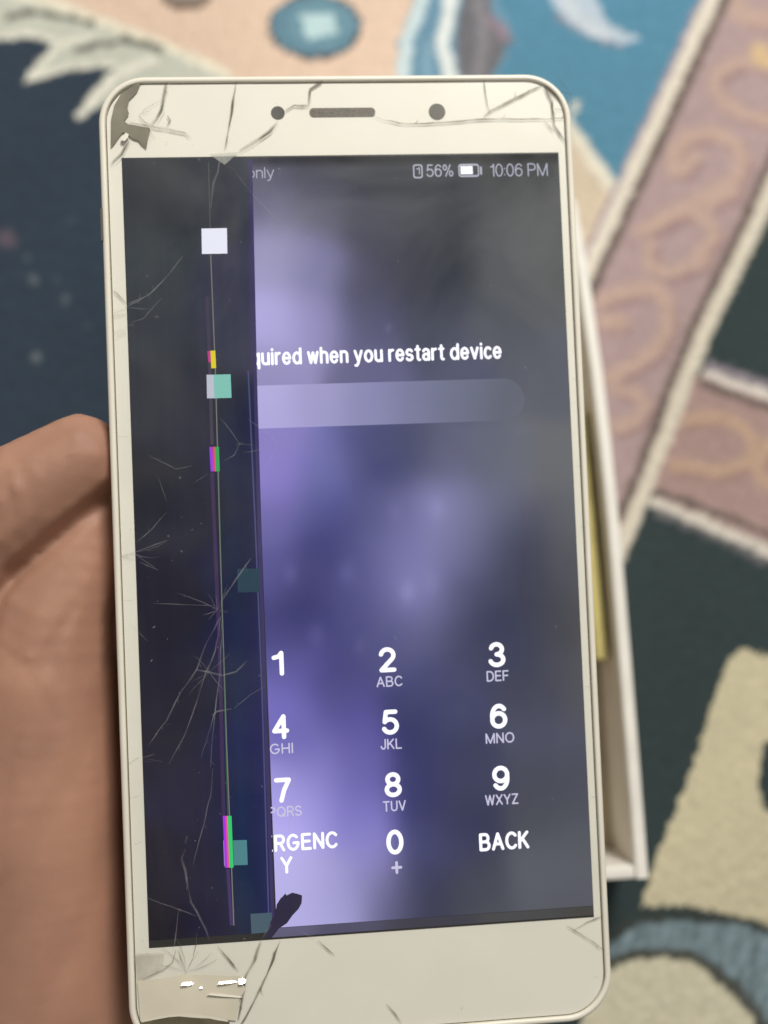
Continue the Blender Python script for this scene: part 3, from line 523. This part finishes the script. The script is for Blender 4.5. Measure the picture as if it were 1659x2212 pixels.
for o, pts, w in ((K6, [(640, 60), (610, 230), (590, 340), (540, 430), (500, 480)], 50), (K6, [(1265, 50), (1250, 180), (1210, 440), (1165, 700)], 26), (K6, [(1640, 440), (1560, 540), (1400, 650), (1290, 715)], 38), (K6, [(300, 462), (500, 495), (640, 515), (800, 550), (850, 590)], 36), (K6, [(640, 390), (670, 440), (640, 485)], 26), (K6, [(300, 600), (230, 740), (130, 840)], 36),
                  (Q1, [(1395, 330), (1385, 355), (1340, 385), (1335, 450)], 18), (Q1, [(1230, 482), (1270, 455), (1340, 455)], 14), (Q1, [(1612, 500), (1659, 520)], 12), (Q2, [(0, 520), (100, 535), (250, 530), (430, 515), (550, 515), (700, 515), (790, 510)], 10), (Q2, [(430, 335), (438, 400), (448, 460), (462, 490)], 9), (Q2, [(430, 505), (460, 480), (600, 410), (690, 365)], 15), (Q2, [(680, 345), (730, 395), (790, 450)], 26), (Q2, [(690, 370), (725, 440), (735, 540), (790, 620)], 14), (Q2, [(735, 470), (795, 480)], 14), (Q2, [(790, 615), (795, 655)], 22), (Q2, [(690, 520), (735, 570)], 12),
                  (Q4, [(810, 532), (850, 532)], 6), (Q4, [(835, 907), (872, 907)], 6), (Q6, [(872, 752), (912, 765)], 6), (Q6, [(850, 60), (880, 75)], 5), (Q3, [(490, 150), (545, 205)], 14), (Q3, [(490, 245), (545, 228)], 16), (Q3, [(490, 262), (545, 252)], 24), (Q3, [(500, 350), (545, 332)], 13), (Q3, [(495, 330), (540, 318)], 8), (Q3, [(510, 780), (552, 782)], 5),
                  (Q5, [(525, 190), (578, 178)], 13), (Q5, [(530, 195), (578, 205)], 8), (Q5, [(502, 380), (570, 382)], 5), (Q5, [(550, 1090), (600, 1060)], 9), (Q7, [(560, 130), (600, 122)], 6), (Q7, [(580, 330), (612, 320)], 5), (Q7, [(760, 785), (745, 840), (705, 872), (610, 918)], 8), (Q7, [(770, 785), (805, 892)], 8), (Q7, [(940, 770), (1030, 880)], 8), (Q7, [(1128, 745), (1100, 830), (1060, 900), (1045, 1000), (1030, 1090)], 17), (Q7, [(1210, 745), (1150, 900), (1060, 1080), (1035, 1120)], 14), (Q7, [(1370, 745), (1450, 812)], 8),
                  (Q8, [(790, 682), (820, 700), (960, 790)], 8), (Q8, [(945, 640), (880, 665), (820, 700)], 8), (Q8, [(10, 1020), (50, 1065), (80, 1110)], 11), (Q8, [(895, 125), (930, 125)], 5)):
    crack(o, pts, w, M_cb)
for o, pts, w in ((K6, [(1120, 745), (1100, 900), (1060, 1000), (1035, 1226)], 22), (K6, [(1022, 870), (1028, 920)], 10), (K6, [(1160, 835), (1240, 880)], 14), (Q1, [(1000, 722), (1100, 850), (1180, 930), (1260, 1005)], 3), (Q3, [(545, 210), (640, 170), (720, 90), (790, 0)], 7), (Q3, [(545, 300), (580, 298)], 18), (Q3, [(560, 290), (620, 270), (700, 180)], 5), (Q3, [(632, 160), (648, 182)], 10), (Q3, [(950, 700), (1000, 760), (1035, 812), (1095, 815)], 6), (Q3, [(1035, 812), (1012, 860), (960, 890)], 6), (Q3, [(1020, 818), (1050, 806)], 16), (Q3, [(640, 860), (760, 920), (830, 905)], 5), (Q3, [(830, 985), (900, 940)], 5), (Q3, [(680, 950), (720, 1060)], 5),
                  (Q5, [(575, 178), (720, 122)], 6), (Q5, [(590, 130), (660, 70), (720, 0)], 5), (Q5, [(600, 215), (680, 250)], 4), (Q5, [(660, 395), (930, 405)], 4), (Q5, [(1085, 200), (1020, 290), (960, 380), (950, 440)], 8), (Q5, [(920, 412), (942, 416)], 20), (Q5, [(950, 425), (985, 432)], 12), (Q5, [(960, 440), (890, 570), (850, 680), (780, 780), (720, 900), (640, 1010)], 7), (Q5, [(955, 450), (930, 600), (890, 690), (850, 820), (800, 960), (730, 1090)], 7), (Q5, [(960, 450), (950, 700), (930, 860), (870, 1060)], 5), (Q5, [(940, 760), (930, 860), (915, 1000), (910, 1106)], 5), (Q5, [(845, 682), (895, 690), (960, 706), (1020, 690), (1070, 640)], 9), (Q5, [(880, 690), (905, 688)], 20), (Q5, [(915, 880), (940, 860), (1000, 850)], 8), (Q5, [(1010, 850), (1080, 790), (1150, 750)], 5), (Q5, [(705, 915), (745, 920)], 6), (Q5, [(560, 480), (640, 560)], 3), (Q5, [(1110, 160), (1130, 130)], 6),
                  (Q7, [(920, 0), (910, 120), (870, 280), (835, 420)], 5), (Q7, [(808, 292), (800, 330)], 14), (Q7, [(800, 350), (785, 390), (800, 440), (815, 530)], 12), (Q7, [(815, 530), (825, 580), (850, 620), (890, 700), (905, 745)], 10), (Q7, [(622, 556), (770, 610), (850, 640)], 5), (Q7, [(770, 615), (762, 700), (752, 785)], 5), (Q7, [(765, 608), (785, 618)], 14), (Q7, [(970, 475), (980, 490)], 12), (Q7, [(1170, 675), (1128, 745)], 12), (Q7, [(1245, 690), (1215, 745)], 8), (Q7, [(1290, 700), (1370, 745)], 7), (Q7, [(1275, 0), (1262, 200), (1215, 420)], 6)):
    crack(o, pts, w, M_cs)
for hx, hy, nr, lmin, lmax, spread in ((270, 665, 3, 2, 5, (-.9, .9)), (285, 1193, 3, 2, 6, (-.8, 1.0)), (470, 1317, 6, 2, 7, (-3.1, 3.1)), (452, 1452, 6, 2, 6, (-3.1, 3.1)), (600, 957, 5, 2, 6, (-3.1, 3.1)), (402, 2100, 7, 3, 8, (.2, 2.9)), (300, 1640, 4, 2, 6, (-.8, .8)), (1235, 205, 6, 1.5, 4, (1.8, 4.4)), (300, 250, 5, 2, 5, (-1.2, 1.2))):
    c0 = ph(hx, hy)[:2]                       # fine webs round the points of impact
    for i in range(nr):
        an = random.uniform(*spread); l = random.uniform(lmin, lmax); q = [c0]
        for j in range(3): an += random.gauss(0, .16); q.append(q[-1] + l / 3 * np.array([math.cos(an), math.sin(an)]))
        on_screen = abs(q[1][0]) < HX and abs(q[1][1]) < HY
        ribbon('crack', q, random.uniform(.08, .15), .02 + .001 * i, M_cs if on_screen else M_cb, glass)
def chip(o, pts, mat, z=.012, name='chip'):
    P = cpx(o, pts); return pydata(name, [(x, y, z + .002 * math.sin(i * 2.1)) for i, (x, y) in enumerate(P)], [tuple(range(len(P)))], mat, glass)
chip(K6, [(410, 82), (340, 120), (230, 190), (165, 300), (138, 420), (134, 680), (160, 655), (190, 612), (215, 575), (240, 545), (268, 548), (330, 600), (385, 618), (408, 650), (455, 690), (470, 600), (490, 525), (480, 500), (290, 470), (250, 440), (275, 410), (298, 380), (284, 330), (300, 250), (345, 205), (372, 175)], M_chip)
chip(K6, [(1020, 742), (1290, 722), (1160, 838)], veil('shard_scatter', (.5, .5, .46), .38), .02)
chip(K7, [(190, 690), (330, 690), (320, 800), (230, 860), (130, 890), (100, 700)], veil('shard_dull', (.4, .36, .28), .3), .018)
chip(K7, [(130, 895), (300, 880), (450, 850), (560, 850), (890, 860), (930, 960), (880, 1040), (860, 1190), (800, 1185), (600, 1150), (440, 1140), (250, 1165), (150, 1195)], principled('worn_bezel', (.70, .645, .52), rough=.35, noise=.08, scale=120), .016)
chip(K7, [(160, 1205), (260, 1180), (360, 1162), (440, 1155), (600, 1165), (720, 1182), (810, 1200), (815, 1300), (150, 1300)], principled('bare_hole', (.12, .10, .06), rough=.6, noise=.3, scale=300), .03)
ribbon('crack', cpx(K7, [(160, 1196), (260, 1172), (360, 1155), (440, 1148), (600, 1158), (720, 1175), (800, 1192)]), .35, .05, principled('glass_edge', (.75, .70, .58), rough=.25), glass)
V, F_ = [], []
for i in range(420):                          # lint and grit on the glass
    x, y, r0 = random.uniform(XL + 2, XR - 2), random.uniform(YB + 3, YT - 3), random.choice((.04, .05, .06, .07, .12)) * random.uniform(.6, 1.3)
    if x > xdead_b and random.random() < .72: continue
    a_ = random.uniform(0, 3.1); n0 = len(V); e_ = random.uniform(1, 2.6)
    for q in range(6):
        u_, v_ = r0 * e_ * math.cos(q * 1.047), r0 * math.sin(q * 1.047); V.append((x + u_ * math.cos(a_) - v_ * math.sin(a_), y + u_ * math.sin(a_) + v_ * math.cos(a_), .005))
    F_.append(tuple(range(n0, n0 + 6)))
dust = pydata('dust', V, F_, veil('lint', (.45, .43, .40), .2), glass); dust['kind'] = 'stuff'
M_shard = principled('glass_shard', (.60, .57, .48), rough=.5, spec=.8, coat=1.0)
def shard(o, x, y, w, h, ang, tiltfrac=1.0):  # a broken sliver tipped towards the lamp
    c = src(o[0] + x * o[2], o[1] + y * o[2]); kmm = o[2] / 1.15732 / 13.97
    pw = PT + PR @ c; v = C_POS - pw; v /= np.linalg.norm(v); l = np.array(LAMP) / S - pw; l /= np.linalg.norm(l)
    nrm = PR.T @ ((v + l) / np.linalg.norm(v + l)) * tiltfrac + np.array([0, 0, 1]) * (1 - tiltfrac); nrm /= np.linalg.norm(nrm)
    u = np.array([math.cos(ang), math.sin(ang), 0]); u -= nrm * (u @ nrm); u /= np.linalg.norm(u); b = np.cross(nrm, u)
    w, h = w * kmm / 2, h * kmm / 2; base = c + np.array([0, 0, .25])
    top = [base + u * w * a_ + b * h * b_ for a_, b_ in ((-1, -.7), (-.2, -1), (.8, -.8), (1, .3), (.5, .9), (-.8, .8))]
    bot = [p - nrm * .25 for p in top]
    return loft('glass_shard', [[tuple(p) for p in bot], [tuple(p) for p in top]], M_shard, glass, smooth=False)
shard(K7, 905, 892, 56, 44, .2, .97); shard(K7, 800, 900, 150, 22, .05, .93); shard(K7, 500, 912, 95, 26, .05, .96); shard(K7, 603, 940, 22, 16, 0, .95); shard(K7, 780, 1000, 260, 14, -.15, .8); shard(K6, 265, 590, 45, 90, -.6, .6)

# ------------------------------------------------------------------ hand holding the phone
def hp(px, py, k): return ph(px, py, k)
segs = []                                     # chains of (picture point, height over the phone face, radius mm)
def chain(*pts): segs.append([(hp(x, y, k), r) for x, y, k, r in pts])
WR = (60, 2780, -26, 17)
chain((172, 990, -6.5, 7.3), (60, 1062, -6.2, 8.6), (-62, 1158, -7, 9.2), (-120, 1300, -10, 9.8), (-170, 1560, -14, 11.5), (-60, 2200, -20, 15), WR)     # thumb
chain((190, 1105, -11, 6.0), (180, 1180, -11, 7), (112, 1330, -11, 10), (90, 1480, -12, 12), (86, 1700, -13.5, 13.8), (88, 2000, -16, 15), (80, 2300, -18.5, 17), WR)                                  # ball of the thumb
chain((-40, 1300, -13, 9.5), (20, 1400, -15, 10), (330, 1350, -24, 9), WR); chain((330, 1600, -26, 10), WR); chain((350, 1850, -25, 9.5), WR); chain((380, 2080, -24, 9), WR)
chain((60, 1700, -22, 13), (330, 1600, -26, 10)); chain((100, 2000, -24, 14), (350, 1850, -25, 9.5)); chain((330, 1350, -24, 9), (330, 1600, -26, 10), (350, 1850, -25, 9.5), (380, 2080, -24, 9))
chain((330, 1350, -24, 9), (600, 1180, -16.6, 8), (850, 1060, -15.7, 7.2), (1000, 1010, -14.9, 6.3))
chain((330, 1600, -26, 10), (640, 1460, -17, 8.4), (910, 1380, -16, 7.5), (1080, 1350, -15.1, 6.6))
chain((350, 1850, -25, 9.5), (640, 1740, -16.6, 8), (880, 1690, -15.6, 7.1), (1030, 1670, -14.8, 6.2))
chain((380, 2080, -24, 9), (610, 2040, -15.4, 6.8), (790, 2015, -14.8, 6.2), (900, 2000, -14, 5.5))
chain(WR, (-60, 3600, -8, 23), (-160, 4600, 6, 30))
bm = bmesh.new()
def ball(c, r):
    bmesh.ops.create_icosphere(bm, subdivisions=2 if r < 12 else 3, radius=r * S, matrix=Matrix.Translation(Vector(c) * S))
for ch in segs:
    for (p, r), (q, s) in zip(ch, ch[1:]):
        L = np.linalg.norm(q - p); n = max(2, int(L / 2.6))
        for i in range(n + 1):
            t = i / n; ball(p + (q - p) * t, r + (s - r) * t)
tmp = bpy.data.meshes.new('tmp'); bm.to_mesh(tmp); bm.free()
to = bpy.data.objects.new('tmp', tmp); col.objects.link(to)
rm = to.modifiers.new('r', 'REMESH'); rm.mode = 'VOXEL'; rm.voxel_size = .0007
sm = to.modifiers.new('s', 'SMOOTH'); sm.factor = .5; sm.iterations = 9
hm = bpy.data.meshes.new_from_object(to.evaluated_get(bpy.context.evaluated_depsgraph_get())); bpy.data.objects.remove(to)
hm.name = 'hand'
hc = np.zeros(len(hm.vertices) * 3, np.float32); hm.vertices.foreach_get('co', hc); hc = hc.reshape(-1, 3) / S
CREASE = [([(235, 1065), (150, 1135), (60, 1215), (-20, 1290)], .9, 1.0), ([(150, 1330), (70, 1480), (20, 1660), (0, 1850)], .55, .9), ([(230, 1500), (150, 1690), (40, 1880), (-40, 1960)], .6, 1.4), ([(250, 1800), (190, 1990), (90, 2180), (60, 2300)], .6, 1.6), ([(170, 1290), (110, 1400), (130, 1480)], .4, .7),
          ([(48, 1000), (75, 1060), (82, 1150)], .4, .7), ([(20, 1020), (40, 1080), (42, 1170)], .45, .7), ([(-10, 1030), (8, 1100), (0, 1200)], .35, .7), ([(222, 905), (150, 930), (90, 962), (30, 995)], .35, .6), ([(190, 960), (205, 1010), (200, 1060)], .2, .6), ([(150, 950), (165, 1010), (160, 1080)], .2, .6), ([(0, 1400), (60, 1440), (130, 1560)], .35, .7)]
upper = hc[:, 2] > -16
for line, dep, wd in CREASE:
    P = [ph(x, y, -2)[:2] for x, y in line]; d = np.full(len(hc), 1e9)
    for a_, b_ in zip(P, P[1:]):
        ab = b_ - a_; t = np.clip(((hc[:, :2] - a_) @ ab) / (ab @ ab), 0, 1); d = np.minimum(d, np.hypot(*(hc[:, :2] - a_ - t[:, None] * ab).T))
    dep *= .6 if line[0] == (235, 1065) else (.3 if line[-1][1] < 1500 else .26); wd *= 1.25; hc[:, 2] -= np.where(upper, dep * np.exp(-(d / wd) ** 2) - .25 * dep * np.exp(-((d - 1.6 * wd) / wd) ** 2), 0)
hm.vertices.foreach_set('co', (hc * S).astype(np.float32).ravel()); hm.update()
def skin_mat():
    m = principled('skin', (.405, .217, .150), rough=.58, noise=.16, scale=60, sss=.25, spec=.35)
    nt = m.node_tree; b = [n for n in nt.nodes if n.type == 'BSDF_PRINCIPLED'][0]; tc = [n for n in nt.nodes if n.type == 'TEX_COORD'][0]
    mp = nt.nodes.new('ShaderNodeMapping'); mp.inputs['Rotation'].default_value = (0, 0, .5); mp.inputs['Scale'].default_value = (420, 620, 500)
    nt.links.new(tc.outputs['Object'], mp.inputs[0])
    n1 = nt.nodes.new('ShaderNodeTexNoise'); n1.inputs['Scale'].default_value = 1; n1.inputs['Detail'].default_value = 5; n1.inputs['Distortion'].default_value = .8; nt.links.new(mp.outputs[0], n1.inputs['Vector'])
    v = nt.nodes.new('ShaderNodeTexVoronoi'); v.feature = 'DISTANCE_TO_EDGE'; v.inputs['Scale'].default_value = 700; nt.links.new(tc.outputs['Object'], v.inputs['Vector'])
    ad = nt.nodes.new('ShaderNodeMath'); ad.operation = 'MULTIPLY_ADD'; ad.inputs[1].default_value = .7; nt.links.new(v.outputs['Distance'], ad.inputs[0]); nt.links.new(n1.outputs['Fac'], ad.inputs[2])
    bp = nt.nodes.new('ShaderNodeBump'); bp.inputs['Strength'].default_value = .07; bp.inputs['Distance'].default_value = .0004
    nt.links.new(ad.outputs[0], bp.inputs['Height']); nt.links.new(bp.outputs[0], b.inputs['Normal']); return m
hand = link('hand', hm, skin_mat(), smooth=True); hand.matrix_world = M_PH
hand['label'] = "bare left hand with the thumb pressed against the phone's edge"; hand['category'] = 'hand'
# thumb nail on the back of the thumb, turned away from the screen
p0, p1 = hp(172, 990, -6.5), hp(20, 1094, -6.4); axd = (p0 - p1) / np.linalg.norm(p0 - p1); upn = np.array([-.36, .62, -.70]); upn -= axd * (axd @ upn); upn /= np.linalg.norm(upn); sdn = np.cross(axd, upn)
V, F_ = [], []; nu, nv = 12, 14
for i in range(nu + 1):
    t = i / nu; cpt = p1 + (p0 - p1) * (.35 + .78 * t); rad = 8.15 - 1.0 * t
    for j in range(nv + 1):
        a_ = math.radians(-46 + 92 * j / nv) * (1 - .25 * (2 * t - 1) ** 4)
        d = upn * math.cos(a_) + sdn * math.sin(a_) * .95; V.append(cpt + d * (rad + .05 - .7 * max(0, t - .75) ** 2 * 4))
for i in range(nu):
    for j in range(nv): F_.append((i * (nv + 1) + j, i * (nv + 1) + j + 1, (i + 1) * (nv + 1) + j + 1, (i + 1) * (nv + 1) + j))
pydata('thumbnail', V, F_, principled('nail', (.66, .44, .36), rough=.28, coat=.3, noise=.05, scale=150), hand, smooth=True)
